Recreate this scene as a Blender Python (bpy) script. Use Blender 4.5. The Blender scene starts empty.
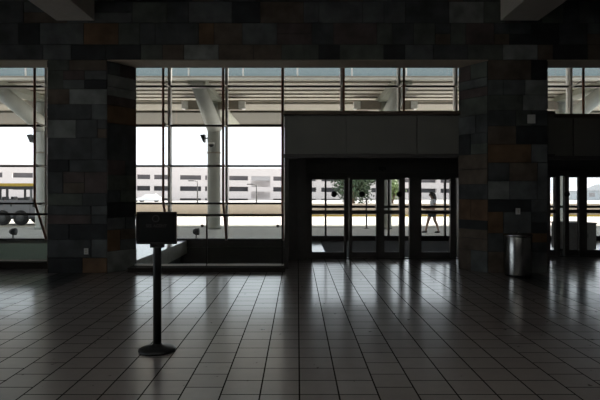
import bpy, bmesh, math, random
from mathutils import Vector, Matrix
random.seed(11)
S = bpy.context.scene
COL = S.collection
PI = math.pi

# ------------------------------------------------------------------ materials
def new_mat(name):
    m = bpy.data.materials.new(name); m.use_nodes = True
    nt = m.node_tree
    for n in list(nt.nodes): nt.nodes.remove(n)
    out = nt.nodes.new('ShaderNodeOutputMaterial')
    return m, nt, out

def mat(name, col, rough=0.6, metal=0.0, var=0.12, scale=6.0, bump=0.0, spec=0.5, stretch=None):
    """plain surface with procedural mottling"""
    m, nt, out = new_mat(name)
    N, L = nt.nodes.new, nt.links.new
    b = N('ShaderNodeBsdfPrincipled')
    tc = N('ShaderNodeTexCoord'); mp = N('ShaderNodeMapping')
    if stretch: mp.inputs['Scale'].default_value = stretch
    nz = N('ShaderNodeTexNoise'); nz.inputs['Scale'].default_value = scale; nz.inputs['Detail'].default_value = 5
    L(tc.outputs['Object'], mp.inputs['Vector']); L(mp.outputs['Vector'], nz.inputs['Vector'])
    r = N('ShaderNodeValToRGB')
    lo = [max(0, c*(1-var)) for c in col]; hi = [min(1, c*(1+var)) for c in col]
    r.color_ramp.elements[0].position = .3; r.color_ramp.elements[1].position = .7
    r.color_ramp.elements[0].color = (*lo, 1); r.color_ramp.elements[1].color = (*hi, 1)
    L(nz.outputs['Fac'], r.inputs['Fac']); L(r.outputs['Color'], b.inputs['Base Color'])
    b.inputs['Roughness'].default_value = rough; b.inputs['Metallic'].default_value = metal
    b.inputs['Specular IOR Level'].default_value = spec
    if bump:
        bp = N('ShaderNodeBump'); bp.inputs['Strength'].default_value = bump; bp.inputs['Distance'].default_value = .01
        L(nz.outputs['Fac'], bp.inputs['Height']); L(bp.outputs['Normal'], b.inputs['Normal'])
    L(b.outputs['BSDF'], out.inputs['Surface'])
    return m

def glass_mat(name, tint=(.93, .96, .96), refl=1.0):
    m, nt, out = new_mat(name)
    N, L = nt.nodes.new, nt.links.new
    t = N('ShaderNodeBsdfTransparent'); t.inputs['Color'].default_value = (*tint, 1)
    g = N('ShaderNodeBsdfGlossy'); g.inputs['Roughness'].default_value = .02
    g.inputs['Color'].default_value = (refl, refl, refl, 1)
    f = N('ShaderNodeFresnel'); f.inputs['IOR'].default_value = 1.45
    mx = N('ShaderNodeMixShader')
    L(f.outputs['Fac'], mx.inputs['Fac']); L(t.outputs['BSDF'], mx.inputs[1]); L(g.outputs['BSDF'], mx.inputs[2])
    L(mx.outputs['Shader'], out.inputs['Surface'])
    return m

def translucent_mat(name, col):
    m, nt, out = new_mat(name)
    N, L = nt.nodes.new, nt.links.new
    t = N('ShaderNodeBsdfTranslucent'); d = N('ShaderNodeBsdfDiffuse'); mx = N('ShaderNodeMixShader')
    nz = N('ShaderNodeTexNoise'); nz.inputs['Scale'].default_value = 1.5
    r = N('ShaderNodeValToRGB')
    r.color_ramp.elements[0].color = (*[c*.85 for c in col], 1); r.color_ramp.elements[1].color = (*col, 1)
    L(nz.outputs['Fac'], r.inputs['Fac'])
    L(r.outputs['Color'], t.inputs['Color']); L(r.outputs['Color'], d.inputs['Color'])
    mx.inputs['Fac'].default_value = .5
    L(t.outputs['BSDF'], mx.inputs[1]); L(d.outputs['BSDF'], mx.inputs[2]); L(mx.outputs['Shader'], out.inputs['Surface'])
    return m

TILE = .3106
def floor_mat():
    """square ceramic tiles in columns running away from the viewer, every fifth column shifted half a tile"""
    m, nt, out = new_mat('floor_tile')
    N, L = nt.nodes.new, nt.links.new
    def M(op, a, b=None):
        n = N('ShaderNodeMath'); n.operation = op
        for k, v in enumerate((a, b)):
            if v is None: continue
            if isinstance(v, (int, float)): n.inputs[k].default_value = v
            else: L(v, n.inputs[k])
        return n.outputs[0]
    geo = N('ShaderNodeNewGeometry'); sx = N('ShaderNodeSeparateXYZ'); L(geo.outputs['Position'], sx.inputs[0])
    u = M('DIVIDE', M('SUBTRACT', sx.outputs['X'], .0153), TILE)
    iu = M('FLOOR', u); fu = M('FRACT', u)
    md = M('FLOORED_MODULO', M('SUBTRACT', iu, 2), 5)
    st = M('MULTIPLY', M('LESS_THAN', md, .5), .5)
    v = M('ADD', M('DIVIDE', M('SUBTRACT', sx.outputs['Y'], 4.189), TILE), st)
    iv = M('FLOOR', v); fv = M('FRACT', v)
    eu = M('MINIMUM', fu, M('SUBTRACT', 1.0, fu)); ev = M('MINIMUM', fv, M('SUBTRACT', 1.0, fv))
    gr = M('LESS_THAN', M('MINIMUM', eu, ev), .020)
    cx = N('ShaderNodeCombineXYZ'); L(iu, cx.inputs[0]); L(iv, cx.inputs[1])
    wn = N('ShaderNodeTexWhiteNoise'); wn.noise_dimensions = '2D'; L(cx.outputs[0], wn.inputs['Vector'])
    # dark inlaid border one tile wide along the two column lines
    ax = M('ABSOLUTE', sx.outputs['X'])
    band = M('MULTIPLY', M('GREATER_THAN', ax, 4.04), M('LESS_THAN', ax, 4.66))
    r = N('ShaderNodeValToRGB')
    r.color_ramp.elements[0].color = (.275, .238, .222, 1); r.color_ramp.elements[1].color = (.35, .312, .297, 1)
    L(wn.outputs['Value'], r.inputs['Fac'])
    nz = N('ShaderNodeTexNoise'); nz.inputs['Scale'].default_value = 9; nz.inputs['Detail'].default_value = 6
    L(geo.outputs['Position'], nz.inputs['Vector'])
    mo = N('ShaderNodeMixRGB'); mo.blend_type = 'MULTIPLY'; mo.inputs['Fac'].default_value = .35
    L(r.outputs['Color'], mo.inputs[1]); L(nz.outputs['Fac'], mo.inputs[2])
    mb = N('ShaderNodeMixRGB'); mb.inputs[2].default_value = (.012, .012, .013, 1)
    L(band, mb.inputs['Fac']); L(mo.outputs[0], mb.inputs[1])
    mg = N('ShaderNodeMixRGB'); mg.inputs[2].default_value = (.02, .018, .016, 1)
    L(gr, mg.inputs['Fac']); L(mb.outputs[0], mg.inputs[1])
    b = N('ShaderNodeBsdfPrincipled'); L(mg.outputs[0], b.inputs['Base Color'])
    ro = M('ADD', M('MULTIPLY', gr, .5), M('ADD', .25, M('MULTIPLY', nz.outputs['Fac'], .08)))
    L(ro, b.inputs['Roughness'])
    b.inputs['IOR'].default_value = 1.5
    L(M('MULTIPLY', M('SUBTRACT', 1.0, gr), .75), b.inputs['Coat Weight']); b.inputs['Coat Roughness'].default_value = .14
    L(M('MULTIPLY', M('SUBTRACT', 1.0, gr), .95), b.inputs['Specular IOR Level'])
    # each tile is laid very slightly out of level
    wc = N('ShaderNodeTexWhiteNoise'); wc.noise_dimensions = '2D'; L(cx.outputs[0], wc.inputs['Vector'])
    vs = N('ShaderNodeVectorMath'); vs.operation = 'SUBTRACT'; vs.inputs[1].default_value = (.5, .5, .5); L(wc.outputs['Color'], vs.inputs[0])
    vm = N('ShaderNodeVectorMath'); vm.operation = 'MULTIPLY'; vm.inputs[1].default_value = (.003, .003, 0); L(vs.outputs[0], vm.inputs[0])
    va = N('ShaderNodeVectorMath'); va.operation = 'ADD'; L(geo.outputs['Normal'], va.inputs[0]); L(vm.outputs[0], va.inputs[1])
    vn = N('ShaderNodeVectorMath'); vn.operation = 'NORMALIZE'; L(va.outputs[0], vn.inputs[0])
    L(vn.outputs[0], b.inputs['Normal'])
    L(b.outputs['BSDF'], out.inputs['Surface'])
    return m

M = {}
M['floor'] = floor_mat()
M['terrazzo'] = mat('pale_terrazzo', (.76, .77, .77), .12, var=.1, scale=40)  # landing floor; also the painted sun patch by the entrance mat
M['slab_edge'] = mat('slab_edge', (.52, .51, .45), .6)
STONES = [mat('slate_%s' % n, (c[0]*.92, c[1]*1.0, c[2]*1.05), .62, var=.35, scale=3.5, bump=.5, spec=.3) for n, c in (
    ('charcoal', (.075, .075, .073)), ('grey', (.12, .12, .115)), ('brown', (.13, .095, .07)),
    ('black', (.035, .035, .036)), ('light', (.23, .225, .205)), ('rust', (.16, .09, .05)),
    ('green', (.105, .11, .09)), ('plum', (.105, .075, .068)))]
STONE_W = [26, 22, 13, 12, 7, 5, 9, 6]
M['joint'] = mat('stone_joint', (.03, .03, .028), .9)
M['plaster'] = mat('beam_plaster', (.50, .47, .42), .8, var=.05)
M['soffit'] = mat('soffit_plaster', (.42, .35, .27), .8, var=.06)
M['dark_wall'] = mat('dim_wall_paint', (.16, .155, .15), .8, var=.05)
M['ceil'] = mat('ceiling_paint', (.24, .235, .225), .9, var=.05)
M['panel'] = mat('bronze_panel', (.195, .195, .175), .5, .0, var=.06, scale=2)
M['frame'] = mat('dark_bronze_frame', (.085, .08, .075), .4, .2, var=.1)
M['cornice'] = mat('cornice_bronze', (.13, .1, .07), .45, .2)
M['curb'] = mat('dark_brown_curb', (.03, .025, .021), .75, spec=.2)
M['post'] = mat('rust_brown_steel', (.33, .13, .075), .45, .2, var=.15, scale=12)
M['alu'] = mat('pale_aluminium', (.80, .76, .70), .4, .0, var=.05)
M['darkalu'] = mat('dark_transom', (.05, .045, .043), .4, .4)
M['glass'] = glass_mat('clear_glass', (.935, .94, .942))
M['glass_rail'] = glass_mat('rail_glass', (.95, .962, .96), .8)
M['black'] = mat('black_plastic', (.012, .012, .013), .45, var=.2, scale=20)
M['black_metal'] = mat('black_powder_coat', (.014, .014, .015), .38, .1, var=.2, scale=30)
M['sign_face'] = mat('sign_black', (.008, .009, .010), .6, var=.15, spec=.25)
M['sign_text'] = mat('dull_grey_lettering', (.034, .034, .035), .6)
M['steel'] = mat('brushed_steel', (.5, .5, .49), .24, 1.0, var=.06, scale=30, stretch=(1, 1, .05))
M['plate'] = mat('pale_plate', (.62, .62, .6), .4)
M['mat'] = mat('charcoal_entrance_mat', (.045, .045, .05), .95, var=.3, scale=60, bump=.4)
M['well_wall'] = mat('grey_green_paint', (.70, .76, .70), .7, var=.04)
M['well_shaded'] = mat('well_wall_shaded', (.13, .13, .12), .7, var=.08)  # darker copy for the middle well; its shade is put into the colour
M['concrete'] = mat('sidewalk_concrete', (.55, .55, .54), .85, var=.1, scale=3, bump=.2)
M['road'] = mat('road_concrete', (.62, .60, .55), .9, var=.06, scale=2, bump=.2)
M['barrier'] = mat('tan_barrier', (.50, .42, .34), .85, var=.06, scale=2)
M['yellow'] = mat('yellow_paint', (.68, .46, .06), .6, var=.1)
M['far'] = mat('pale_far_paving', (.36, .34, .32), .9, var=.06, scale=.1)
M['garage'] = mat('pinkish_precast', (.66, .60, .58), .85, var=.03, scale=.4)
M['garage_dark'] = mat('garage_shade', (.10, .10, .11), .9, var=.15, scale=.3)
M['garage_louvre'] = mat('grey_louvre', (.40, .38, .38), .7)
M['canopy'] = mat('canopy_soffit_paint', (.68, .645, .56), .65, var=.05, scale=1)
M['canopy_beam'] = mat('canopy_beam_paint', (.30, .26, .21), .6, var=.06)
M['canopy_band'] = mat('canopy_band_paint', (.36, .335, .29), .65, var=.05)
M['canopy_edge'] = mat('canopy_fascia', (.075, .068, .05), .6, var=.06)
M['blue_glass'] = glass_mat('blue_tinted_glass', (.38, .42, .42))
M['frosted'] = translucent_mat('frosted_grey_green', (.78, .86, .79))
M['fill_panel'] = translucent_mat('frosted_fill_panel', (.72, .72, .71))
M['canopy_girder'] = mat('canopy_girder_paint', (.30, .31, .26), .6, var=.06)
M['column'] = mat('column_paint', (.40, .41, .375), .55, var=.06, scale=2)
M['lamp_white'] = mat('white_lamp_glass', (.8, .79, .76), .3)
M['silver'] = mat('silver_paint', (.15, .15, .155), .35, .1, var=.04)
M['hub'] = mat('dull_hub_metal', (.07, .07, .07), .5, .2)
M['rubber'] = mat('tyre_rubber', (.02, .02, .02), .85)
M['green_box'] = mat('green_plastic', (.10, .22, .17), .6)
M['white_paint'] = mat('white_paint', (.8, .8, .8), .35, var=.03)
M['car_glass'] = mat('dark_car_glass', (.03, .035, .04), .1)
M['bark'] = mat('bark', (.13, .09, .06), .9, var=.3, bump=.5)
M['leaf'] = mat('dark_leaf', (.055, .09, .045), .6, var=.35, scale=3)
M['leaf_pale'] = mat('pale_leaf', (.24, .32, .13), .6, var=.3, scale=3)
M['skin'] = mat('skin', (.50, .33, .25), .55, var=.05)
M['hair'] = mat('dark_hair', (.045, .036, .033), .6, var=.3, scale=40, stretch=(1, 1, .2))
M['shirt'] = mat('pale_blue_grey_cloth', (.74, .76, .84), .85, var=.06)
M['shorts'] = mat('dark_teal_cloth', (.05, .065, .07), .85, var=.1)
M['shoe'] = mat('dark_shoe', (.05, .045, .045), .6)
M['cabinet'] = mat('grey_cabinet_paint', (.78, .79, .79), .55, var=.05)
M['far_bldg'] = mat('pale_far_building', (.56, .6, .63), .8, var=.03)
M['far_roof'] = mat('pale_far_roof', (.62, .63, .65), .8, var=.03)

# ------------------------------------------------------------------ mesh helpers
class MB:
    def __init__(s): s.bm = bmesh.new()
    def box(s, x0, x1, y0, y1, z0, z1, bev=0, mi=0, rot=None, piv=None):
        r = bmesh.ops.create_cube(s.bm, size=1)
        vs = r['verts']
        for v in vs:
            v.co = Vector((x0+(v.co.x+.5)*(x1-x0), y0+(v.co.y+.5)*(y1-y0), z0+(v.co.z+.5)*(z1-z0)))
        fs = list({f for v in vs for f in v.link_faces})
        for f in fs: f.material_index = mi
        if bev:
            es = list({e for v in vs for e in v.link_edges})
            rr = bmesh.ops.bevel(s.bm, geom=es, offset=bev, segments=2, affect='EDGES', profile=.7)
            vs = list({v for f in rr['faces'] for v in f.verts} | {v for v in vs if v.is_valid})
            for f in {f for v in vs for f in v.link_faces}: f.material_index = mi
        if rot is not None:
            bmesh.ops.transform(s.bm, matrix=Matrix.Translation(piv) @ rot @ Matrix.Translation(-Vector(piv)), verts=vs)
        return vs
    def tube(s, pts, r, n=12, caps=True, square=False):
        """sweep along points; r is a radius or a list; square gives a box section"""
        pts = [Vector(p) for p in pts]
        rs = r if isinstance(r, (list, tuple)) else [r]*len(pts)
        if square: n = 4
        rings = []
        prev = None
        for i, p in enumerate(pts):
            d = (pts[min(i+1, len(pts)-1)]-pts[max(i-1, 0)]).normalized()
            if prev is None:
                a = Vector((0, 0, 1)) if abs(d.z) < .9 else Vector((1, 0, 0))
                x = d.cross(a).normalized()
            else:
                x = (prev-d*prev.dot(d)).normalized()
            prev = x
            y = d.cross(x)
            k0 = PI/4 if square else 0
            rings.append([s.bm.verts.new(p+(x*math.cos(k0+2*PI*k/n)+y*math.sin(k0+2*PI*k/n))*rs[i]*(1.414 if square else 1)) for k in range(n)])
        for a, b in zip(rings, rings[1:]):
            for k in range(n):
                f = s.bm.faces.new((a[k], a[(k+1) % n], b[(k+1) % n], b[k])); f.smooth = not square
        if caps:
            s.bm.faces.new(list(reversed(rings[0]))); s.bm.faces.new(rings[-1])
    def lathe(s, prof, c=(0, 0, 0), n=32, axis='Z', closed=True):
        c = Vector(c)
        rings = []
        for (r, h) in prof:
            ring = []
            for k in range(n):
                a = 2*PI*k/n
                v = {'Z': Vector((r*math.cos(a), r*math.sin(a), h)), 'Y': Vector((r*math.cos(a), h, r*math.sin(a))),
                     'X': Vector((h, r*math.cos(a), r*math.sin(a)))}[axis]
                ring.append(s.bm.verts.new(c+v))
            rings.append(ring)
        for a, b in zip(rings, rings[1:]):
            for k in range(n):
                f = s.bm.faces.new((a[k], a[(k+1) % n], b[(k+1) % n], b[k])); f.smooth = True
        if closed:
            for ring in (rings[0], rings[-1]):
                try: s.bm.faces.new(ring)
                except ValueError: pass
    def prism(s, poly, z0, z1, axis='Z', mi=0):
        def P(p, h):
            return {'Z': (p[0], p[1], h), 'Y': (p[0], h, p[1]), 'X': (h, p[0], p[1])}[axis]
        a = [s.bm.verts.new(P(p, z0)) for p in poly]; b = [s.bm.verts.new(P(p, z1)) for p in poly]
        n = len(poly)
        fs = [s.bm.faces.new(a), s.bm.faces.new(b)]
        for k in range(n): fs.append(s.bm.faces.new((a[k], a[(k+1) % n], b[(k+1) % n], b[k])))
        for f in fs: f.material_index = mi
    def sphere(s, c, r, u=16, v=10, sc=(1, 1, 1)):
        rr = bmesh.ops.create_uvsphere(s.bm, u_segments=u, v_segments=v, radius=r)
        for w in rr['verts']:
            w.co = Vector((w.co.x*sc[0], w.co.y*sc[1], w.co.z*sc[2]))+Vector(c)
            for f in w.link_faces: f.smooth = True
    def build(s, name, m, parent=None, origin=None):
        bmesh.ops.recalc_face_normals(s.bm, faces=s.bm.faces)
        me = bpy.data.meshes.new(name); s.bm.to_mesh(me); s.bm.free()
        for k in (m if isinstance(m, (list, tuple)) else [m]): me.materials.append(k)
        o = bpy.data.objects.new(name, me); COL.objects.link(o)
        if parent is not None: o.parent = parent
        return o

def thing(name, label, cat, loc=(0, 0, 0), rz=0, group=None):
    o = bpy.data.objects.new(name, None); COL.objects.link(o)
    o.empty_display_size = .1
    o.location = loc; o.rotation_euler = (0, 0, rz); o['label'] = label; o['category'] = cat
    if group: o['group'] = group
    return o
def tag(o, label, cat, group=None):
    o['label'] = label; o['category'] = cat
    if group: o['group'] = group
    return o
def struct(o, label=None):
    o['kind'] = 'structure'
    if label: o['label'] = label
    return o
def sempty(name, label):
    o = bpy.data.objects.new(name, None); COL.objects.link(o); o['kind'] = 'structure'; o['label'] = label
    return o
def dup(root, loc, label=None, rz=None):
    r = root.copy(); COL.objects.link(r); r.location = loc
    if label: r['label'] = label
    if rz is not None: r.rotation_euler = (0, 0, rz)
    for ch in list(root.children):
        c = ch.copy(); COL.objects.link(c); c.parent = r
        for g in ch.children:
            d = g.copy(); COL.objects.link(d); d.parent = c
    return r

# ------------------------------------------------------------------ camera
EYE = 1.6
cam = bpy.data.objects.new('camera', bpy.data.cameras.new('camera')); COL.objects.link(cam)
cam.location = (0, 0, EYE); cam.rotation_euler = (PI/2, 0, 0)
cam.data.sensor_width = 36; cam.data.lens = 36*532/600
cam.data.shift_x = 2.5/600; cam.data.shift_y = -8.7/600
cam.data.clip_end = 1500
S.camera = cam

# ------------------------------------------------------------------ floor
XW = 11.0        # half width of the hall
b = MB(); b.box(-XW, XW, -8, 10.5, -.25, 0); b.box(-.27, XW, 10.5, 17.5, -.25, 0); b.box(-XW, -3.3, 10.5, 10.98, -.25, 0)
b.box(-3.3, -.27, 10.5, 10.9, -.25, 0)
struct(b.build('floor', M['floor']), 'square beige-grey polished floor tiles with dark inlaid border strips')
# pale landing between the two openings, its right edge gently curved
edge = [(-3.80, 10.98), (-3.77, 11.8), (-3.73, 12.7), (-3.68, 13.8), (-3.64, 14.9), (-3.62, 16.2), (-3.62, 17.5)]
b = MB(); b.prism([(-5.7, 10.98)]+edge+[(-5.7, 17.5)], -.22, .0)
struct(b.build('floor_landing', M['terrazzo']), 'pale polished landing with a curved edge behind the railing')
b = MB()
for (p, q) in zip(edge, edge[1:]):
    b.prism([(p[0]+.012, p[1]), (q[0]+.012, q[1]), (q[0]-.02, q[1]), (p[0]-.02, p[1])], -.42, -.02)
struct(b.build('trim_1', M['slab_edge']), 'grey curved edge of the pale landing')

# openings in the floor: walls going down to the level below
def well(n, x0, x1, y0, wm):
    b = MB()
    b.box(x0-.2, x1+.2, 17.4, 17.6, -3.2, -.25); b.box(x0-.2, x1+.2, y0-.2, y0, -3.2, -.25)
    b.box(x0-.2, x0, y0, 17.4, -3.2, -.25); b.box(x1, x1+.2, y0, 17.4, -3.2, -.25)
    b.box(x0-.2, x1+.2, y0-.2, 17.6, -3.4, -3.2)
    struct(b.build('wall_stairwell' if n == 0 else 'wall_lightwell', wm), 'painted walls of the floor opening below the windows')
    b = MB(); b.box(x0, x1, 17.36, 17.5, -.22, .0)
    struct(b.build('trim_2' if n == 0 else 'trim_3', M['slab_edge'] if n == 0 else M['well_shaded']), 'slab edge at the foot of the windows')
well(0, -XW, -5.7, 11.4, M['well_wall'])
well(1, -3.82, -.27, 10.9, M['well_shaded'])

# ------------------------------------------------------------------ stone wall with columns
wall = MB()
bm = wall.bm
def ashlar(o, du, W, z0, z1, n, seed, skip=None, zs=None):
    """random-coursed slate blocks on the plane from o along du, facing n"""
    rnd = random.Random(seed)
    du = Vector(du).normalized(); n = Vector(n).normalized(); o = Vector(o)
    zc = z0
    while zc < z1-.01:
        h = rnd.choice((.24, .3, .36, .36, .42))
        if z1-zc-h < .14: h = z1-zc
        x = 0
        while x < W-.005:
            w = rnd.choice((.3, .42, .55, .68, .85))
            if W-x-w < .18: w = W-x
            mi = rnd.choices(range(8), STONE_W)[0]
            parts = [(zc, zc+h)]
            if h > .35 and rnd.random() < .22: parts = [(zc, zc+h*.5), (zc+h*.5, zc+h)]
            for (a, c) in parts:
                if len(parts) > 1: mi = rnd.choices(range(8), STONE_W)[0]
                g = .0035; d = rnd.uniform(.006, .022)
                corners = [(x+g, a+g), (x+w-g, a+g), (x+w-g, c-g), (x+g, c-g)]
                lo = [bm.verts.new(o+du*p+Vector((0, 0, q))-o.z*Vector((0, 0, 1))) for p, q in corners]
                e = .004
                ins = [(x+g+e, a+g+e), (x+w-g-e, a+g+e), (x+w-g-e, c-g-e), (x+g+e, c-g-e)]
                hi = [bm.verts.new(o+du*p+Vector((0, 0, q))-o.z*Vector((0, 0, 1))+n*d) for p, q in ins]
                fs = [bm.faces.new(hi)]+[bm.faces.new((lo[k], lo[(k+1) % 4], hi[(k+1) % 4], hi[k])) for k in range(4)]
                for f in fs: f.material_index = mi
            x += w
        zc += h
YF, YB, ZH = 10.4, 10.98, 4.167
XI, XS, XO, XE = 3.72, 3.33, 4.88, 10.6   # column inner edge front/back, outer edge, far jamb
JT = 8
# core of the wall (joint mortar)
wall.box(-XW, XW, YF+.004, YB, ZH, 5.9, mi=JT)
for s in (-1, 1):
    poly = [(s*XI, YF+.004), (s*XS, YB), (s*(XO-.004), YB), (s*(XO-.004), YF+.004)]
    wall.prism(poly, 0, ZH, mi=JT)
    x0, x1 = sorted((s*XE, s*XW)); wall.box(x0, x1, YF+.004, YB, 0, ZH, mi=JT)
ashlar((-XW, YF, 0), (1, 0, 0), 2*XW, ZH, 5.9, (0, -1, 0), 3)
ashlar((-XO, YF, 0), (1, 0, 0), XO-XI, 0, ZH, (0, -1, 0), 21)
ashlar((XI, YF, 0), (1, 0, 0), XO-XI, 0, ZH, (0, -1, 0), 34)
ashlar((-XI, YF, 0), (XI-XS, YB-YF, 0), math.hypot(XI-XS, YB-YF), 0, ZH, (YB-YF, -(XI-XS), 0), 5)
ashlar((XS, YB, 0), (XI-XS, -(YB-YF), 0), math.hypot(XI-XS, YB-YF), 0, ZH, (-(YB-YF), -(XI-XS), 0), 6)
for s in (-1, 1):
    ashlar((s*XO, YF, 0), (0, 1, 0), YB-YF, 0, ZH, (s, 0, 0), 8+s)
struct(wall.build('wall_front', STONES+[M['joint']]), 'dark slate-block wall with two wide columns framing the window bays')
# plastered soffits under the wall band
for k, (x0, x1) in enumerate(((-XE, -XO), (-XS, XS), (XO, XE))):
    b = MB()
    if k == 1: b.prism([(-XI, YF-.02), (XI, YF-.02), (XS, YB), (-XS, YB)], ZH-.02, ZH)
    else: b.box(x0, x1, YF-.02, YB, ZH-.02, ZH)
    struct(b.build('trim_%d' % (4+k), M['soffit']), 'brown plaster soffit over the window bay')
# curbs (low plinths) under the railings
b = MB(); b.box(-XE, -XO+.02, 10.96, 11.4, 0, .13, .01); struct(b.build('baseboard_left', M['curb']), 'dark curb under the left window bay')
b = MB(); b.box(-3.36, -.25, 10.5, 10.9, 0, .09, .01); struct(b.build('baseboard_front', M['curb']), 'dark curb under the middle window bay')

# other room surfaces
b = MB(); b.box(-XW-.2, -XW, -8, .5, -.25, 6.1); b.box(-XW-.2, -XW, 8.5, 17.6, -3.2, 6.1); b.box(-XW-.2, -XW, .5, 8.5, -.25, .6); b.box(-XW-.2, -XW, .5, 8.5, 3.4, 6.1)
struct(b.build('wall_left', M['dark_wall']))
wl = sempty('window_4', 'unseen side window added in the left wall to light the hall')  # added window, out of view, gives the hall side light
for k in range(5):
    b = MB(); b.box(-XW-.16, -XW-.04, .5+2*k-.05, .5+2*k+.05, .6, 3.4); b.build('mullion', M['frame'], wl)
b = MB(); b.box(-XW-.105, -XW-.095, .5, 8.5, .6, 3.4); b.build('glass_pane', M['glass'], wl)
b = MB(); b.box(-60, -XW-.2, -8, 17.6, -.3, -.02); struct(b.build('forecourt', M['concrete']), 'paving outside the left wall')
b = MB(); b.box(XW, XW+.2, -8, 17.6, -.25, 6.1); struct(b.build('wall_right', M['dark_wall']))
b = MB(); b.box(-XW-.2, XW+.2, -8.2, -8, -.25, 6.1); struct(b.build('wall_back', M['dark_wall']), 'plain wall behind the viewer')
b = MB(); b.box(-XW-.2, XW+.2, -8.2, -4, 5.9, 6.15); b.box(-XW-.2, XW+.2, 4, 17.75, 5.9, 6.15)
for x0, x1 in ((-XW-.2, -3.9), (3.9, XW+.2)): b.box(x0, x1, -4, 4, 5.9, 6.15)
ce = struct(b.build('ceiling', M['ceil']), 'plain ceiling with an unseen frosted light panel added over the hall')
b = MB(); b.box(-3.9, 3.9, -4, 4, 6.02, 6.05); b.build('fill_panel', M['fill_panel'], ce)  # added unseen panel that lets in daylight to brighten the hall
# two deep beams that run from the columns back over the hall
for k, s in enumerate((-1, 1)):
    x0, x1 = sorted((s*3.96, s*4.70))
    b = MB(); b.box(x0, x1, -8, YF-.02, 4.93, 5.9, .012)
    struct(b.build('trim_%d' % (7+k), M['plaster']), 'beige plaster ceiling beam above the %s column' % ('left' if s < 0 else 'right'))

# ------------------------------------------------------------------ glass curtain wall
YG = 17.5
ZT = [1.2, 2.43, 3.75, 5.04]
VX = {1: (-XW, -5.7, [-10.1, -8.2, -6.06]), 2: (-5.7, 5.4, [-4.19, -2.32, -.47, 1.44, 3.32, 5.18]), 3: (5.4, XW, [7.05, 8.92, 10.8])}
VEST = (0.0, 5.3); VEST2 = (5.5, 10.9)
def vest_z(x):    # height at which the façade starts above a vestibule
    return 2.75 if (VEST[0] <= x <= VEST[1] or VEST2[0] <= x <= VEST2[1]) else 0
for n, (xa, xb, xs) in VX.items():
    w = sempty('window_%d' % n, ('left', 'middle', 'right')[n-1]+' bay of the tall glass curtain wall')
    for x in xs:
        z0 = vest_z(x)
        b = MB(); b.box(x-.035, x+.035, YG-.18, YG+.12, z0, 5.9, .006); b.build('mullion', M['alu'], w)
        # inner truss post, bent back to the sill at its foot
        b = MB()
        if z0 == 0: b.tube([(x, YG-.9, 5.9), (x, YG-.9, 1.3), (x, YG-.86, 1.2), (x, YG-.12, .0)], .038, 10)
        else: b.tube([(x, YG-.9, 5.9), (x, YG-.9, 3.2)], .038, 10)
        p = b.build('truss_post', M['post'], w)
        for z in ZT:
            if z < z0+.5: continue
            b = MB(); b.tube([(x, YG-.9, z+.02), (x, YG-.5, z-.03), (x, YG-.08, z-.02)], [.018, .026, .035], 8); b.build('bracket', M['alu'], p)
    for z in ZT:
        segs = [(xa, xb)]
        if z < 2.7 and n == 2: segs = [(xa, VEST[0]-.02)]
        if z < 2.7 and n == 3: segs = [(xa, VEST2[0]-.02)]
        for (p, q) in segs:
            b = MB(); b.box(p, q, YG-.07, YG+.07, z-.032, z+.032, .005); b.build('transom', M['darkalu'], w)
    b = MB()
    if n == 1: b.box(xa, xb, YG-.01, YG+.01, 0, 5.9)
    if n == 2: b.box(xa, VEST[0], YG-.01, YG+.01, 0, 5.9); b.box(VEST[0], xb, YG-.01, YG+.01, 2.75, 5.9)
    if n == 3: b.box(xa, VEST2[0], YG-.01, YG+.01, 0, 5.9); b.box(VEST2[0], xb, YG-.01, YG+.01, 2.75, 5.9)
    b.build('glass_pane', M['glass'], w)
    b = MB()
    x1s = {1: xb, 2: VEST[0], 3: VEST2[0]}[n]
    b.box(xa, x1s, YG-.08, YG+.1, 0, .05, .005); b.build('sill', M['darkalu'], w)

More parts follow.
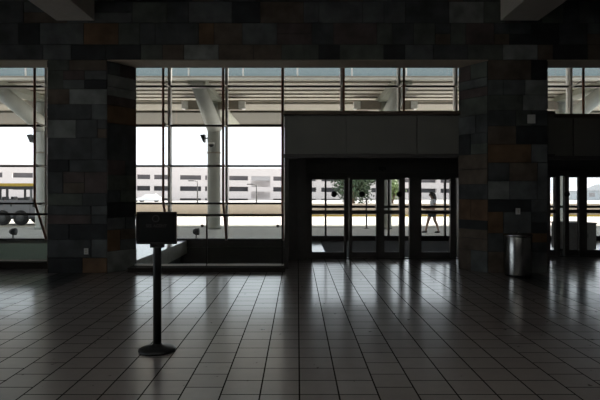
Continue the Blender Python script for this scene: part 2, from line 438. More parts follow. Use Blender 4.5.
# ------------------------------------------------------------------ entrance vestibules
def vestibule(n, x0, x1, xf0, yfront, yin, yout, zglass, seams, inner, leaves, bz0, bz1, outer_x, discs, label):
    """bulkhead, header, inner and outer glazed door screens"""
    b = MB(); b.box(xf0, x1, yfront, yout+.2, bz0+.35, bz1)
    b.box(xf0, x1, yfront, yfront+.25, bz0, bz1)
    for q in seams: pass
    w = struct(b.build('wall_vestibule' if n == 1 else 'wall_entrance', M['panel']), label+', dark panelled bulkhead above the doors')
    ps = [xf0]+seams+[x1]
    for p, q in zip(ps, ps[1:]):
        b = MB(); b.box(p+.012, q-.012, yfront-.03, yfront+.002, bz0+.07, bz1-.06, .004); b.build('bulkhead_panel', M['panel'], w)
    b = MB(); b.box(xf0-.03, x1, yfront-.07, yfront+.3, bz1-.045, bz1+.03, .008); b.build('ledge', M['cornice'], w)
    b = MB(); b.box(xf0-.02, x1, yfront-.04, yfront+.02, bz0-.02, bz0+.06, .006); b.build('bottom_rail', M['frame'], w)
    # inner screen
    d = sempty('door_%d' % n, label+', sliding glass doors')
    b = MB(); b.box(inner[0], x1, yin-.08, yin+.08, zglass, bz0+.36, .004); b.box(inner[0], x1, yin-.14, yin-.08, zglass+.12, zglass+.34, .01)
    b.build('header', M['frame'], d)
    for (a, c, kind) in leaves:
        b = MB()
        if kind == 'post':
            b.box(a, c, yin-.06, yin+.06, 0, zglass+.01, .006); b.build('stile', M['frame'], d)
        else:
            b.box(a, c, yin-.025, yin+.025, .0, .155, .004); b.box(a, c, yin-.03, yin+.03, 1.06, 1.15, .004); b.box(a, c, yin-.025, yin+.025, zglass-.04, zglass, .003)
            r = b.build('door_leaf', M['frame'], d)
            b = MB(); b.box(a, c, yin-.004, yin+.004, .155, 1.06); b.box(a, c, yin-.004, yin+.004, 1.15, zglass-.03); b.build('glass', M['glass'], r)
    b = MB(); b.box(inner[0], x1, yin-.1, yin+.1, 0, .02, .004); b.build('threshold', M['frame'], d)
    for (dx, dy) in discs:
        b = MB(); b.lathe([(.001, -.012), (.066, -.012), (.07, -.006), (.07, .006), (.001, .006)], (dx, dy-.012, 1.53), 24, 'Y')
        b.build('round_decal', M['black'], d)
    # outer screen
    o = sempty('door_%d' % (n+2), label+', outer glazed screen')
    b = MB(); b.box(x0, x1, yout-.06, yout+.06, zglass+.22, bz0+.36); b.build('header', M['frame'], o)
    b = MB(); b.box(x0, x1, yout-.04, yout+.04, 0.0, .16, .005); b.build('kick_rail', M['frame'], o)
    b = MB(); b.box(x0, x1, yout-.03, yout+.03, 1.06, 1.14, .005); b.build('push_rail', M['frame'], o)
    for x, wd in outer_x:
        b = MB(); b.box(x-wd/2, x+wd/2, yout-.05, yout+.05, .0, zglass+.24, .005); b.build('stile', M['frame'], o)
    b = MB(); b.box(x0, x1, yout-.004, yout+.004, .15, zglass+.23); b.build('glass', M['glass'], o)
    # side screens
    for xs_ in (x0, x1):
        b = MB(); b.box(xs_-.03, xs_+.03, yin, yout, 0, .12); b.box(xs_-.03, xs_+.03, yin, yout, 1.06, 1.14); b.box(xs_-.03, xs_+.03, yin, yout, zglass, bz0+.36)
        b.box(xs_-.03, xs_+.03, yin, yin+.08, 0, bz0+.3); b.box(xs_-.03, xs_+.03, (yin+yout)/2-.03, (yin+yout)/2+.03, 0, bz0+.3)
        f = b.build('side_frame', M['frame'], o)
        b = MB(); b.box(xs_-.004, xs_+.004, yin+.08, yout-.06, .12, zglass); b.build('side_glass', M['glass'], f)
    return w, d, o

leaves1 = [(.20, .345, 'post'), (.345, 1.107, 'leaf'), (1.107, 1.167, 'post'), (1.226, 1.298, 'post'), (1.298, 1.87, 'leaf'), (1.87, 2.06, 'post'),
           (2.06, 2.417, 'leaf'), (2.417, 2.536, 'post'), (2.655, 2.94, 'post'), (2.94, 3.63, 'leaf'), (3.63, 3.76, 'post'), (3.82, 5.3, 'post')]
w1, d1, o1 = vestibule(1, VEST[0]+.1, VEST[1], -.27, 11.0, 12.67, 17.25, 1.917, [1.0, 2.46], (-.25, 5.3), leaves1, 2.31, 3.22,
          [(.91, .06), (1.62, .1), (2.95, .06), (3.4, .16), (4.78, .06), (5.2, .12)], [(.87, 12.67), (1.535, 12.67), (2.41, 12.6)], 'main entrance')
# dark metal cladding beside the doors and the corner post in front
b = MB(); b.box(-.27, -.02, 12.42, 12.75, 0, 2.66, .004); b.box(-.03, .21, 12.425, 12.75, 0, 2.66, .004); b.build('jamb_panel', M['frame'], d1)
b = MB(); b.box(-.27, -.19, 10.98, 11.08, 0, 2.31, .006); cp = b.build('corner_post', M['frame'], d1)
b = MB(); b.box(-.24, -.225, 11.08, 12.42, .0, 2.31); b.build('side_glass', M['glass'], cp)

leaves2 = [(5.55, 6.2, 'post'), (6.2, 6.34, 'leaf'), (6.34, 6.44, 'post'), (6.56, 6.66, 'post'), (6.66, 6.91, 'leaf'), (6.91, 7.1, 'post'), (7.1, 7.9, 'leaf'), (7.9, 8.05, 'post'), (8.05, 8.9, 'leaf'), (8.9, 9.1, 'post'), (9.1, 9.9, 'leaf'), (9.9, 10.9, 'post')]
w2, d2, o2 = vestibule(2, VEST2[0], VEST2[1], 4.9, 11.5, 13.1, 17.25, 1.98, [5.95, 7.75, 9.5], (4.9, 10.9), leaves2, 2.3, 3.24,
          [(5.7, .1), (7.0, .06), (8.35, .1), (10.3, .1), (10.8, .1)], [(6.59, 13.02)], 'right entrance')

b = MB(); b.box(.1, .72, 12.8, 17.2, -.02, .004); struct(b.build('floor_sun_patch', M['terrazzo']), 'pale floor strip standing in for a sun patch beside the entrance mat')  # sun patch put into the floor colour; the mat edge bounds it
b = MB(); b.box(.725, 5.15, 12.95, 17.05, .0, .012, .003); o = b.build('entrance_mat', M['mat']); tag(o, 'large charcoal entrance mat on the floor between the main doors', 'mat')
b = MB(); b.box(-.09, .09, 12.44, 12.54, 2.085, 2.175, .015); b.tube([(0, 12.455, 2.12), (0, 12.415, 2.10)], .03, 10)
o = b.build('door_sensor', M['black']); o.location = (1.98, 0, 0); tag(o, 'small black motion sensor on the header above the main doors', 'sensor')

# ------------------------------------------------------------------ glass railings
def railing(x0, x1, y, zb, posts, label, clampz):
    r = thing('glass_railing', label, 'railing', (0, 0, 0), group='glass railings in the window bays')
    b = MB(); b.tube([(x0, y-.05, 1.12), (x1, y-.05, 1.12)], .024, 12); b.build('handrail', M['darkalu'], r)
    b = MB(); b.box(x0, x1, y-.03, y+.03, zb, zb+.035, .004); b.build('base_channel', M['alu'], r)
    e = [x0]+posts+[x1]
    for p, q in zip(e, e[1:]):
        b = MB(); b.box(p+.012, q-.012, y-.007, y+.007, zb+.03, 1.05); b.build('glass_panel', M['glass_rail'], r)
    for p in posts+[x1-.03]:
        b = MB(); b.box(p-.014, p+.014, y-.03, y+.03, zb, 1.1, .003); pp = b.build('post', M['darkalu'], r)
        for z in clampz:
            b = MB(); b.lathe([(.001, -.05), (.026, -.05), (.03, -.045), (.03, -.012), (.012, -.012)], (p-.09, y, z), 14, 'Y'); b.box(p-.09, p, y-.03, y-.018, z-.01, z+.01); b.build('clamp', M['frame'], pp)
    return r
railing(-3.30, -.28, 10.8, .09, [-1.84], 'glass railing with dark handrail in the middle window bay', (.9,))
rl = railing(-XE+.02, -XO+.02, 11.2, .13, [-9.2, -7.4], 'glass railing with dark handrail in the left window bay', (.3,))

for p, q in ((-XE+.04, -9.23), (-9.17, -7.43), (-7.37, -XO)):
    b = MB(); b.box(p, q, 11.215, 11.225, .16, .50); b.build('frosted_panel', M['frosted'], rl)
# ------------------------------------------------------------------ things in the hall
# black stanchion with sign
t = thing('sign_stand', 'black post with round base and square sign panel standing on the tiles', 'sign stand', (-1.41, 5.35, 0))
b = MB(); b.lathe([(.001, 0), (.183, 0), (.187, .008), (.185, .018), (.16, .03), (.09, .046), (.05, .058), (.041, .075), (.001, .075)], n=48); b.build('base', M['black_metal'], t)
b = MB(); b.lathe([(.001, .06), (.041, .06), (.041, 1.03), (.036, 1.05), (.001, 1.05)], n=28); b.build('post', M['black_metal'], t)
b = MB(); b.box(-.066, .066, -.035, .035, 1.035, 1.085, .006); b.build('sign_bracket', M['black_metal'], t)
b = MB(); b.box(-.203, .193, -.016, .016, 1.072, 1.392, .008); sp = b.build('sign_panel', M['sign_face'], t)
b = MB(); b.box(-.203, .193, -.021, .021, 1.376, 1.394, .004); b.box(-.203, .193, -.021, .021, 1.07, 1.088, .004)
b.box(-.205, -.187, -.021, .021, 1.07, 1.394, .004); b.box(.177, .195, -.021, .021, 1.07, 1.394, .004); b.build('sign_frame', M['black_metal'], sp)
b = MB(); b.lathe([(.026, 0), (.037, 0), (.037, -.003), (.026, -.003), (.026, 0)], (-.012, -.016, 1.326), 40, 'Y', closed=False); b.build('emblem', M['sign_text'], sp)
def text(body, size, loc, m, parent, name, bold=.0):
    c = bpy.data.curves.new(name, 'FONT'); c.body = body; c.size = size; c.extrude = .001; c.align_x = 'CENTER'; c.align_y = 'CENTER'; c.offset = bold
    tmp = bpy.data.objects.new('tmp', c); COL.objects.link(tmp)
    dg = bpy.context.evaluated_depsgraph_get()
    me = bpy.data.meshes.new_from_object(tmp.evaluated_get(dg)); me.name = name
    bpy.data.objects.remove(tmp)
    me.transform(Matrix.Translation(loc) @ Matrix.Rotation(PI/2, 4, 'X'))
    me.materials.clear(); me.materials.append(m)
    o = bpy.data.objects.new(name, me); COL.objects.link(o); o.parent = parent
    return o
text('SEE AGENT', .042, (-.005, -.0175, 1.252), M['sign_text'], sp, 'lettering', .0012)

# steel litter bin
t = thing('litter_bin', 'round brushed steel litter bin at the foot of the right column', 'litter bin', (4.18, 10.10, 0))
b = MB(); b.lathe([(.001, .0), (.225, .0), (.23, .012), (.23, .03), (.222, .035), (.001, .035)], n=48); b.build('base_ring', M['black_metal'], t)
b = MB(); b.lathe([(.001, .035), (.252, .035), (.254, .045), (.254, .735), (.25, .745), (.225, .745)], n=64); b.build('body', M['steel'], t)
b = MB(); b.lathe([(.225, .74), (.262, .745), (.264, .775), (.258, .79), (.15, .80), (.12, .795), (.12, .76), (.001, .76)], n=64, closed=False); b.build('lid', M['steel'], t)
b = MB(); b.tube([(.0, -.05, .795), (.0, -.05, .83), (.0, .05, .83), (.0, .05, .795)], .009, 10); b.build('lid_handle', M['steel'], t)

# wall plates
def plate(x, z, w, h, label, cat, name, kind):
    t = thing(name, label, cat, (x, 10.372, z))
    b = MB(); b.box(-w/2, w/2, -.012, .03, -h/2, h/2, .004); b.build('cover_plate', M['plate'], t)
    if kind == 'outlet':
        for dz in (-.022, .022):
            b = MB(); b.box(-.016, .016, -.016, -.010, dz-.013, dz+.013, .003); s_ = b.build('socket', M['plaster'], t)
    elif kind == 'switch':
        b = MB(); b.box(-.012, .012, -.020, -.010, -.03, .03, .004); b.build('rocker', M['plaster'], t)
    else:
        b = MB(); b.box(-.05, .05, -.03, -.010, -.06, .06, .01); b.build('housing', M['plate'], t)
plate(4.30, 1.21, .08, .12, 'pale switch plate on the right column above the steel bin', 'switch', 'switch_plate', 'switch')
plate(4.56, 3.01, .15, .17, 'small pale box high on the right stone column', 'alarm box', 'alarm_box', 'alarm')
plate(-4.12, .43, .08, .12, 'pale power outlet low on the left stone column', 'outlet', 'power_outlet', 'outlet')

# grey cabinet in the right vestibule
t = thing('metal_cabinet', 'grey metal cabinet behind the glass of the right entrance', 'cabinet', (7.42, 14.3, 0), .28)
b = MB(); b.box(-.36, .36, -.4, .4, .06, .74, .015); b.build('body', M['cabinet'], t)
b = MB(); b.box(-.38, .38, -.42, .42, .74, .775, .01); b.build('top', M['cabinet'], t)
b = MB(); b.box(-.32, .32, -.36, .36, .0, .06); b.build('plinth', M['frame'], t)
b = MB(); b.box(-.33, -.01, -.412, -.398, .1, .7, .004); dd = b.build('door', M['cabinet'], t)
b = MB(); b.tube([(-.05, -.43, .38), (-.05, -.43, .5)], .008, 8); b.build('handle', M['steel'], dd)
b = MB(); b.box(.01, .33, -.412, -.398, .1, .7, .004); dd = b.build('door', M['cabinet'], t)
b = MB(); b.tube([(.05, -.43, .38), (.05, -.43, .5)], .008, 8); b.build('handle', M['steel'], dd)

# ------------------------------------------------------------------ outdoors: ground
b = MB(); b.box(-60, 60, 17.6, 23.6, -.3, 0); struct(b.build('sidewalk', M['concrete']), 'grey concrete sidewalk under the canopy')
b = MB(); b.box(-60, 60, 23.6, 34.5, -.35, -.02); struct(b.build('road', M['road']), 'bright sunlit concrete roadway')
b = MB(); b.box(-60, 60, 23.35, 23.62, -.3, .015, .01); struct(b.build('curb', M['concrete']), 'curb along the sidewalk')
b = MB(); b.box(-60, 60, 34.5, 34.8, -1.0, .80, .02); struct(b.build('barrier', M['barrier']), 'long tan concrete barrier beyond the road')
b = MB(); b.box(-60, 60, 34.38, 34.51, -.3, .07, .02); struct(b.build('curb_strip', M['yellow']), 'yellow painted curb at the foot of the tan barrier')
b = MB(); b.box(-500, 500, 34.8, 900, -1.2, -.8); struct(b.build('far_paving', M['far']), 'pale paving beyond the barrier')

# ------------------------------------------------------------------ canopy over the sidewalk
t = thing('canopy', 'beige ribbed drop-off canopy spanning the sidewalk outside the windows', 'canopy')
ZC = 5.5
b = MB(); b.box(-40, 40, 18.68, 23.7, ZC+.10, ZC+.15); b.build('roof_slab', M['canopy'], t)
b = MB(); b.box(-40, 40, 23.7, 25.6, ZC-.02, ZC+.15); b.build('gutter_band', M['canopy_band'], t)
for k in range(7):
    y = 18.62+.8*k
    b = MB(); b.box(-40, 40, y-.055, y+.055, ZC+.05, ZC+.13, .01); b.build('purlin', M['canopy_beam'], t)
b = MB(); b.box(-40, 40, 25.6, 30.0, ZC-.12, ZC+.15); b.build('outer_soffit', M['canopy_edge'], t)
for cx in (-18.0, -10.85, -3.55, 3.72, 11.2, 18.4):
    b = MB(); b.box(cx-.32, cx+.32, 18.7, 29.9, ZC-.14, ZC+.1, .02); b.build('cross_girder', M['canopy_girder'], t)
b = MB(); b.box(-40, 40, 30.0, 30.15, ZC-.2, ZC+.55, .02); b.build('fascia', M['canopy_edge'], t)
b = MB(); b.box(-40, 40, 18.59, 18.61, ZC+.05, 6.25); gl = b.build('clerestory_glass', M['blue_glass'], t)
for x in range(-9, 10):
    b = MB(); b.box(x*1.9-.025, x*1.9+.025, 18.57, 18.63, ZC+.05, 6.25); b.build('glazing_bar', M['alu'], gl)
b = MB(); b.box(-40, 40, 18.54, 18.66, 6.25, 6.32, .01); b.build('clerestory_rail', M['alu'], gl)
b = MB(); b.box(-40, 40, 18.52, 18.66, ZC-.02, ZC+.06, .01); b.build('edge_beam', M['canopy'], t)

YC = 22.6
def column():
    t = thing('canopy_column', 'grey round canopy column', 'column', (-3.55, YC, 0), group='canopy columns')
    b = MB(); b.lathe([(.001, 0), (.30, 0), (.30, .1), (.29, .12), (.27, .14), (.27, 4.9), (.24, 5.4), (.001, 5.4)], n=32); b.build('shaft', M['column'], t)
    b = MB(); b.tube([(0, 0.1, 4.35), (0, -1.8, 4.88), (0, -3.9, 5.42)], [.34, .30, .22], 20); b.build('arm', M['column'], t)
    b = MB(); b.box(-1.2, 1.2, -.16, .16, 5.05, 5.42, .02); cb = b.build('crossbeam', M['canopy_beam'], t)
    for s in (-1, 1):
        b = MB(); b.box(s*1.2-.14, s*1.2+.14, -.2, .2, 5.08, 5.4, .03); b.build('end_lamp', M['lamp_white'], cb)
    b = MB(); b.lathe([(.272, 3.2), (.285, 3.2), (.285, 3.26), (.272, 3.26)], n=32, closed=False); b.build('collar', M['canopy_beam'], t)
    return t
c0 = column()
c0['label'] = 'grey canopy column carrying a camera and speaker, outside the middle window'
dup(c0, (3.72, YC, 0), 'grey canopy column seen behind the main entrance doors')
dup(c0, (11.2, YC, 0), 'grey canopy column seen through the right entrance')
dup(c0, (-10.85, YC, 0), 'grey canopy column at the edge of the left window bay')

def speaker(x, label):
    t = thing('loudspeaker', label, 'loudspeaker', (x-.02, YC-.05, 0), group='speakers on the canopy columns')
    b = MB(); b.prism([(-.30, 3.98), (-.10, 4.0), (-.10, 3.68), (-.16, 3.66)], -.16, .16, 'Y'); b.build('cabinet', M['black'], t)
    b = MB(); b.tube([(-.12, 0, 3.85), (-.01, 0, 3.85)], .03, 8); b.build('bracket', M['frame'], t)
speaker(-3.79, 'black wedge loudspeaker on the canopy column outside the middle window')
speaker(-11.09, 'black wedge loudspeaker high on the canopy column outside the left window')
t = thing('security_camera', 'dome security camera on the canopy column below the speaker', 'camera', (-3.6, YC-.41, 3.5))
b = MB(); b.lathe([(.001, .14), (.13, .14), (.14, .1), (.14, .06), (.001, .06)], n=24); b.build('housing', M['plate'], t)
b = MB(); b.sphere((0, 0, .06), .125, sc=(1, 1, .95)); b.build('dome', M['black'], t)
b = MB(); b.tube([(0, 0, .12), (0, .04, .2), (0, .085, .2)], .025, 8); b.build('bracket', M['plate'], t)

# ground floodlights just outside the glass
def flood(x, label):
    t = thing('ground_floodlight', label, 'floodlight', (x, 17.95, 0), group='floodlights outside the glass')
    b = MB(); b.lathe([(.001, 0), (.07, 0), (.07, .02), (.02, .03), (.02, .14), (.001, .14)], n=16); b.build('stake', M['black'], t)
    b = MB(); b.lathe([(.001, -.1), (.07, -.1), (.11, -.02), (.12, .1), (.1, .11), (.001, .11)], (0, 0, .24), 20, 'X'); b.build('head', M['black'], t)
    return t
flood(-3.42, 'small black ground floodlight outside the middle window')
flood(-9.6, 'small black ground floodlight outside the left window')
# slim pole on the sidewalk
t = thing('steel_bollard', 'slim dark steel pole on the sidewalk beyond the main doors', 'bollard', (2.97, 22.9, 0))
b = MB(); b.lathe([(.001, 0), (.12, 0), (.12, .015), (.035, .02), (.035, 1.25), (.001, 1.25)], n=16); b.build('pole', M['frame'], t)
b = MB(); b.sphere((0, 0, 1.26), .045); b.build('cap', M['frame'], t)

# ------------------------------------------------------------------ silver shuttle truck
t = thing('shuttle_truck', 'silver shuttle truck with yellow roof parked outside the left window', 'truck', (-13.6, 25.3, -.02))
b = MB()
b.prism([(-4.6, .5), (-4.5, .95), (-3.3, 1.2), (.98, 1.2), (1.0, .86), (1.78, .86), (1.78, .36), (-4.5, .36)], 0, 1.8, 'Y'); b.build('body', M['silver'], t)
b = MB(); b.box(-3.0, 1.0, .0, 1.8, 1.72, 1.86, .02); rf = b.build('roof', M['black_metal'], t)
b = MB(); b.box(-3.0, 1.0, -.03, 1.83, 1.86, 2.0, .02); b.build('roof_rack', M['yellow'], rf)
for x in (-2.9, -1.5, -.24, .9):
    for y in (.03, 1.70):
        b = MB(); b.box(x-.05, x+.05, y, y+.07, 1.18, 1.74, .01); b.build('pillar', M['silver'] if x > .5 else M['black_metal'], t)
for x in (-2.2, -.75, .35):
    for y in (.3, 1.1):
        b = MB(); b.box(x-.22, x+.2, y, y+.45, 1.0, 1.25, .03); b.box(x+.12, x+.24, y, y+.45, 1.1, 1.36, .04); b.build('seat', M['black'], t)
for x in (.88, -.94):
    b = MB(); b.box(x-.01, x+.01, -.005, .02, .45, 1.18); b.build('panel_seam', M['black'], t)
b = MB(); b.box(-.06, .02, -.012, .01, .9, 1.0, .01); b.build('door_pull', M['black'], t)
b = MB(); b.box(-4.5, 1.85, -.03, .06, .3, .42, .02); b.build('side_sill', M['black'], t)
for x in (-3.7, -.42, .44):
    for y in (.0, 1.6):
        b = MB(); b.lathe([(.001, -.02), (.2, -.02), (.22, 0), (.33, 0), (.36, .03), (.36, .17), (.33, .2), (.001, .2)], (x, y-.06, .36), 28, 'Y'); wh = b.build('wheel', M['rubber'], t)
        b = MB(); b.lathe([(.001, -.035), (.07, -.035), (.19, -.024), (.2, -.01), (.001, -.01)], (x, y-.06, .36), 20, 'Y'); b.build('hub', M['hub'], wh)
t = thing('green_crate', 'green plastic crate on the rear bed of the silver truck', 'crate', (-12.2, 25.75, .845))
b = MB(); b.box(-.3, .28, -.25, .3, 0, .76, .02); b.build('body', M['green_box'], t)
b = MB(); b.box(-.33, .31, -.28, .33, .74, .81, .02); b.build('lid', M['green_box'], t)

# ------------------------------------------------------------------ walking woman
def skin_mesh(name, chains, m, parent, sub=2):
    """chains: list of [(co, r), ...]; first point of later chains may reuse an existing vertex by equal co"""
    verts, edges, rad = [], [], []
    idx = {}
    for ch in chains:
        prev = None
        for co, r in ch:
            k = tuple(round(c, 4) for c in co)
            if k not in idx:
                idx[k] = len(verts); verts.append(co); rad.append(r)
            i = idx[k]
            if prev is not None: edges.append((prev, i))
            prev = i
    me = bpy.data.meshes.new(name); me.from_pydata(verts, edges, [])
    o = bpy.data.objects.new(name, me); COL.objects.link(o)
    if parent is not None: o.parent = parent
    sk = o.modifiers.new('skin', 'SKIN'); sk.use_smooth_shade = True
    lay = me.skin_vertices[0].data if me.skin_vertices else None
    if lay is None:
        bm_ = bmesh.new(); bm_.from_mesh(me); bm_.verts.layers.skin.verify(); bm_.to_mesh(me); bm_.free()
        lay = me.skin_vertices[0].data
    for i, r in enumerate(rad): lay[i].radius = (r, r); lay[i].use_root = (i == 0)
    ss = o.modifiers.new('sub', 'SUBSURF'); ss.levels = sub; ss.render_levels = sub
    dg = bpy.context.evaluated_depsgraph_get(); dg.update()
    m2 = bpy.data.meshes.new_from_object(o.evaluated_get(dg)); m2.name = name
    o.modifiers.clear(); o.data = m2; bpy.data.meshes.remove(me)
    m2.materials.clear(); m2.materials.append(m)
    for p in m2.polygons: p.use_smooth = True
    return o
t = thing('person', 'woman with long dark hair in pale top and dark shorts walking past the main doors', 'person', (5.2, 20.5, 0))
pel = (0, 0, .80)
def hand(wr, d, up, s=1):
    """palm and five bent fingers; d = pointing direction, up = towards the thumb"""
    d = Vector(d).normalized(); up = (Vector(up)-Vector(up).dot(d)*d).normalized(); side = d.cross(up)
    wr = Vector(wr)
    palm = wr+d*.055
    ch = [[(tuple(wr), .021), (tuple(wr+d*.03), .024), (tuple(palm), .026)]]
    for k, ln in enumerate((.060, .068, .064, .050)):
        b0 = palm+up*(.027-.018*k)
        ch.append([(tuple(palm), .026), (tuple(b0+d*.02), .0095), (tuple(b0+d*(.02+ln*.45)+side*.006), .0088), (tuple(b0+d*(.02+ln*.85)+side*.022), .0078)])
    ch.append([(tuple(wr+d*.03), .024), (tuple(wr+d*.045+up*.034), .0105), (tuple(wr+d*.075+up*.05), .0095), (tuple(wr+d*.098+up*.052), .0085)])
    return ch
chains = [
    [(pel, .115), ((.005, 0, .92), .10), ((.02, 0, 1.06), .105), ((.03, 0, 1.2), .10), ((.012, 0, 1.305), .055), ((-.012, 0, 1.35), .045), ((-.035, 0, 1.41), .062), ((-.04, 0, 1.475), .085), ((-.035, 0, 1.52), .06)],
    [((-.035, 0, 1.41), .062), ((-.085, 0, 1.405), .035)],                              # chin and jaw
    # near leg back, far leg forward
    [(pel, .115), ((.03, -.085, .74), .088), ((.075, -.085, .46), .058), ((.135, -.085, .36), .052), ((.215, -.085, .085), .034), ((.215, -.085, .05), .036), ((.12, -.085, .03), .028), ((.06, -.085, .022), .022)],
    [(pel, .115), ((-.05, .085, .74), .086), ((-.15, .085, .45), .056), ((-.17, .085, .36), .052), ((-.235, .085, .09), .034), ((-.235, .085, .05), .036), ((-.32, .085, .04), .028), ((-.375, .085, .045), .02)],
    # arms, forearms carried forward
    [((.03, 0, 1.2), .10), ((.03, -.15, 1.245), .056), ((.07, -.185, 1.0), .04), ((.05, -.185, .965), .036), ((-.14, -.16, .93), .026)],
    [((.03, 0, 1.2), .10), ((.03, .15, 1.245), .056), ((.02, .19, 1.01), .04), ((-.01, .19, .97), .036), ((-.2, .17, .94), .026)],
]
h1 = hand((-.16, -.158, .928), (-1, .05, -.1), (0, 0, 1)); h2 = hand((-.22, .168, .939), (-1, -.05, -.05), (0, 0, 1))
chains[4].append(h1[0][0]); chains[5].append(h2[0][0])
chains += h1+h2
skin_mesh('body', chains, M['skin'], t)
# facial features
b = MB(); b.prism([(-.118, 1.475), (-.148, 1.435), (-.115, 1.43)], -.012, .012, 'Y'); b.build('nose', M['skin'], t)
for s in (-1, 1):
    b = MB(); b.sphere((-.117, s*.032, 1.475), .011); b.build('eye', M['shoe'], t)
b = MB(); b.box(-.118, -.108, -.022, .022, 1.408, 1.416, .003); b.build('mouth', M['shirt'], t)
# long hair: cap plus falling mass at the back
b = MB()
b.sphere((-.022, 0, 1.485), .098, 20, 14, (1.02, .95, 1.0))
b.tube([(.0, 0, 1.50), (.045, 0, 1.44), (.07, 0, 1.34), (.085, 0, 1.24), (.095, 0, 1.17)], [.08, .092, .088, .07, .03], 14)
hr = b.build('hair', M['hair'], t)
skin_mesh('shirt', [[((.0, 0, .86), .118), ((.007, 0, .94), .112), ((.02, 0, 1.06), .118), ((.03, 0, 1.2), .112), ((.014, 0, 1.29), .066)],
                    [((.03, 0, 1.2), .112), ((.03, -.15, 1.245), .068), ((.05, -.17, 1.12), .058)],
                    [((.03, 0, 1.2), .112), ((.03, .15, 1.245), .068), ((.026, .17, 1.12), .058)]], M['shirt'], t)
skin_mesh('shorts', [[((.0, 0, .9), .12), (pel, .132), ((.03, -.085, .73), .103), ((.055, -.085, .58), .092)],
                     [(pel, .132), ((-.052, .085, .73), .102), ((-.1, .085, .58), .09)]], M['shorts'], t)
for nm, (ax, ay, dx) in (('shoe', (.215, -.085, -.13)), ('shoe', (-.235, .085, -.13))):
    b = MB(); b.tube([(ax+.05, ay, .042), (ax, ay, .045), (ax+dx*.6, ay, .034), (ax+dx*1.15, ay, .026)], [.03, .042, .042, .024], 12); b.build(nm, M['shoe'], t)

# ------------------------------------------------------------------ beyond the barrier
# parking garage: a long precast block
A = Vector((-84, 128, 0)); B = Vector((72, 166, 0))
ln = (B-A).length; ang = math.atan2(B.y-A.y, B.x-A.x)
t = thing('parking_garage', 'long pale parking garage with rows of dark openings beyond the barrier', 'building', A, ang)
t.rotation_euler = (0, math.radians(.42), ang)
RZ = [(5.1, 6.3), (2.1, 3.35), (-.35, .15)]
tops = [9.0]+[z for r in RZ for z in r][0:0]
spans = [(6.3, 8.4), (3.35, 5.1), (.15, 2.1), (-2.6, -.35)]
for a, c in spans:
    b = MB(); b.box(0, ln, -.3, .3, a, c); b.build('spandrel', M['garage'], t)
PIERS = [(11.81, 13.04), (18.69, 20.3), (21.45, 23.07), (27.75, 29.17), (33.23, 34.68), (39.06, 40.54), (42.02, 43.51), (46.77, 47.78), (52.37, 54.43), (59.91, 60.97), (61.5, 67.38), (72.55, 73.38), (78.66, 79.5), (84.88, 86.03), (91.82, 93.28), (99.2, 100.7), (106.77, 108.3), (114.51, 116.08), (121.8, 123.41), (128.93, 130.24), (134.54, 135.88)]
for x0, x1 in PIERS+[(0, 1), (7, 8), (13, 14), (158.5, 159.5)]:
    b = MB(); b.box(x0, x1, -.28, .5, -2.6, 8.3); b.build('pier', M['garage'], t)
b = MB(); b.box(73.38, 78.66, -.2, .2, 5.1, 6.3); b.build('louvre', M['garage_louvre'], t)
b = MB(); b.box(73.38, 78.66, -.3, .5, -2.6, 5.1); b.build('stair_panel', M['garage'], t)
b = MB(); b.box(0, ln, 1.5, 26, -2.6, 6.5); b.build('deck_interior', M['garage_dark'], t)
b = MB(); b.box(96, 108, 6, 14, 6.5, 10.4); b.box(95.6, 108.4, 5.6, 14.4, 10.4, 10.8); b.build('stair_tower', M['garage'], t)
# white car in front of the garage
t = thing('white_car', 'white car on the far side of the barrier, left of the canopy column', 'car', (-33.4, 120, -.8))
b = MB(); b.prism([(-2.7, .35), (-2.75, .9), (-1.6, 1.1), (-.7, 1.75), (1.4, 1.8), (2.1, 1.15), (2.5, 1.05), (2.55, .35)], -.9, .9, 'Y'); b.build('body', M['white_paint'], t)
b = MB(); b.prism([(-1.3, 1.12), (-.62, 1.64), (1.25, 1.68), (1.7, 1.15)], -.915, .915, 'Y'); b.build('window_glass', M['white_paint'], t)
for x in (-1.7, 1.6):
    for y in (-.85, .65):
        b = MB(); b.lathe([(.001, 0), (.3, 0), (.34, .04), (.34, .18), (.001, .2)], (x, y, .34), 20, 'Y'); b.build('wheel', M['rubber'], t)
t = thing('dark_car', 'dark car near the garage at the left edge of the middle window', 'car', (-38.3, 121, -.8))
b = MB(); b.prism([(-2.2, .35), (-2.2, .85), (-1.2, .95), (-.6, 1.4), (.9, 1.4), (1.6, .95), (2.1, .85), (2.1, .35)], -.85, .85, 'Y'); b.build('body', M['car_glass'], t)
for x in (-1.4, 1.4):
    for y in (-.85, .65):
        b = MB(); b.lathe([(.001, 0), (.3, 0), (.32, .04), (.32, .18), (.001, .2)], (x, y, .32), 20, 'Y'); b.build('wheel', M['rubber'], t)
# street lamps
def lamp(x, y, h, label):
    t = thing('street_lamp', label, 'street lamp', (x, y, -.8), group='street lamps before the garage')
    b = MB(); b.tube([(0, 0, 0), (0, 0, h)], [.14, .08], 10); b.build('pole', M['frame'], t)
    b = MB(); b.tube([(0, 0, h-.1), (-.5, 0, h+.05), (-1.0, 0, h+.05)], .06, 8); ar = b.build('arm', M['frame'], t)
    b = MB(); b.box(-1.7, -.7, -.18, .18, h-.02, h+.18, .05); b.build('lamp_head', M['frame'], ar)
lamp(-18.8, 100, 4.3, 'thin dark street lamp left of the camera column, before the garage')
lamp(-7.4, 96, 3.6, 'thin dark street lamp right of the camera column, before the garage')

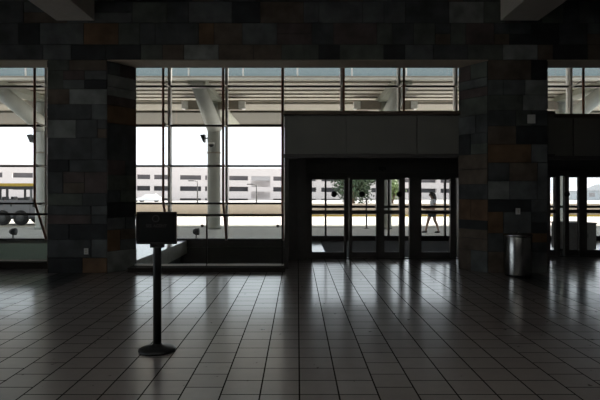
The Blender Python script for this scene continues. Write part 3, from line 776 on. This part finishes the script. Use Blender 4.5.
# trees
def tree(x, y, h, r, cz, m, label, n, seed, off=(0, 0)):
    rnd = random.Random(seed)
    t = thing('broadleaf_tree', label, 'tree', (x, y, -.8), group='trees beyond the barrier')
    b = MB()
    b.tube([(0, 0, 0), (.05, 0, cz*.45), (off[0]*.5, off[1]*.5, cz), (off[0], off[1], cz+r*.6)], [.16, .12, .09, .03], 10)
    for k in range(9):
        a = k*2.4; d = r*rnd.uniform(.5, .85)
        b.tube([(0, 0, cz*.5+k*.08), (off[0]*.5+d*.5*math.cos(a), d*.5*math.sin(a), cz-.1), (off[0]+d*math.cos(a), d*math.sin(a), cz+rnd.uniform(-.3, .8))], [.06, .04, .012], 6)
    b.build('trunk', M['bark'], t)
    b = MB()
    blobs = [(Vector((off[0]+rnd.uniform(-.6, .6)*r, rnd.uniform(-.6, .6)*r, cz+rnd.uniform(-.45, .6)*r)), r*rnd.uniform(.3, .52)) for _ in range(16)]
    for _ in range(n):
        c, rr = rnd.choice(blobs)
        d = Vector((rnd.gauss(0, 1), rnd.gauss(0, 1), rnd.gauss(0, 1))).normalized()
        p = c+d*rr*rnd.uniform(.6, 1.05)
        nrm = (d+Vector((rnd.uniform(-.8, .8), rnd.uniform(-.8, .8), rnd.uniform(-.2, .9)))).normalized()
        u = nrm.orthogonal().normalized(); u = Matrix.Rotation(rnd.uniform(0, 6.3), 3, nrm) @ u; v = nrm.cross(u)
        s_ = rnd.uniform(.09, .17)
        vs = [b.bm.verts.new(p+q) for q in (u*s_, v*s_*.5+nrm*.01, -u*s_, -v*s_*.5+nrm*.01)]
        b.bm.faces.new(vs)
    b.build('foliage', m, t)
tree(4.7, 45, 5, 2.5, 3.0, M['leaf'], 'dense dark green tree seen through the main entrance doors', 6500, 3, (-.3, 0))
tree(8.15, 46, 4.5, 1.25, 2.5, M['leaf_pale'], 'small pale green tree seen right of the main door centre', 2400, 8)
# pale building far to the right
t = thing('distant_building', 'pale low gabled building far away through the right entrance', 'building', (84, 150, -.8))
b = MB(); b.box(-6, 9, -4, 4, 0, 2.6); b.build('wall', M['far_bldg'], t)
b = MB(); b.prism([(-6.6, 2.6), (9.6, 2.6), (4.5, 4.3), (-2.5, 4.3)], -4.5, 4.5, 'Y'); b.build('roof', M['far_roof'], t)
for x in (-4, -1, 2, 5):
    b = MB(); b.box(x, x+1.6, -4.06, -3.9, .9, 2.0); b.build('window', M['garage_louvre'], t)

# ------------------------------------------------------------------ light
w = bpy.data.worlds.new('sky'); S.world = w; w.use_nodes = True
nt = w.node_tree
bg = nt.nodes['Background']
sky = nt.nodes.new('ShaderNodeTexSky'); sky.sky_type = 'HOSEK_WILKIE'; sky.turbidity = 6; sky.ground_albedo = .5
el, az = math.radians(44), math.radians(28)       # sun in front, to the right
sd = Vector((math.sin(az)*math.cos(el), math.cos(az)*math.cos(el), math.sin(el)))
mixc = nt.nodes.new('ShaderNodeMixRGB'); mixc.inputs['Fac'].default_value = 1.0
mixc.inputs[2].default_value = (.88, .95, 1.0, 1)
sky.sun_direction = sd
nt.links.new(sky.outputs['Color'], mixc.inputs[1]); nt.links.new(mixc.outputs['Color'], bg.inputs['Color'])
bg.inputs['Strength'].default_value = 1.35
sun = bpy.data.objects.new('sun', bpy.data.lights.new('sun', 'SUN')); COL.objects.link(sun)
sun.data.energy = 9.0; sun.data.angle = math.radians(.8); sun.data.color = (1, .95, .87)
sun.rotation_euler = sd.to_track_quat('Z', 'Y').to_euler()

vs = S.view_settings
vs.view_transform = 'Standard'; vs.look = 'None'; vs.exposure = 0.6; vs.gamma = 1.0; vs.use_curve_mapping = False
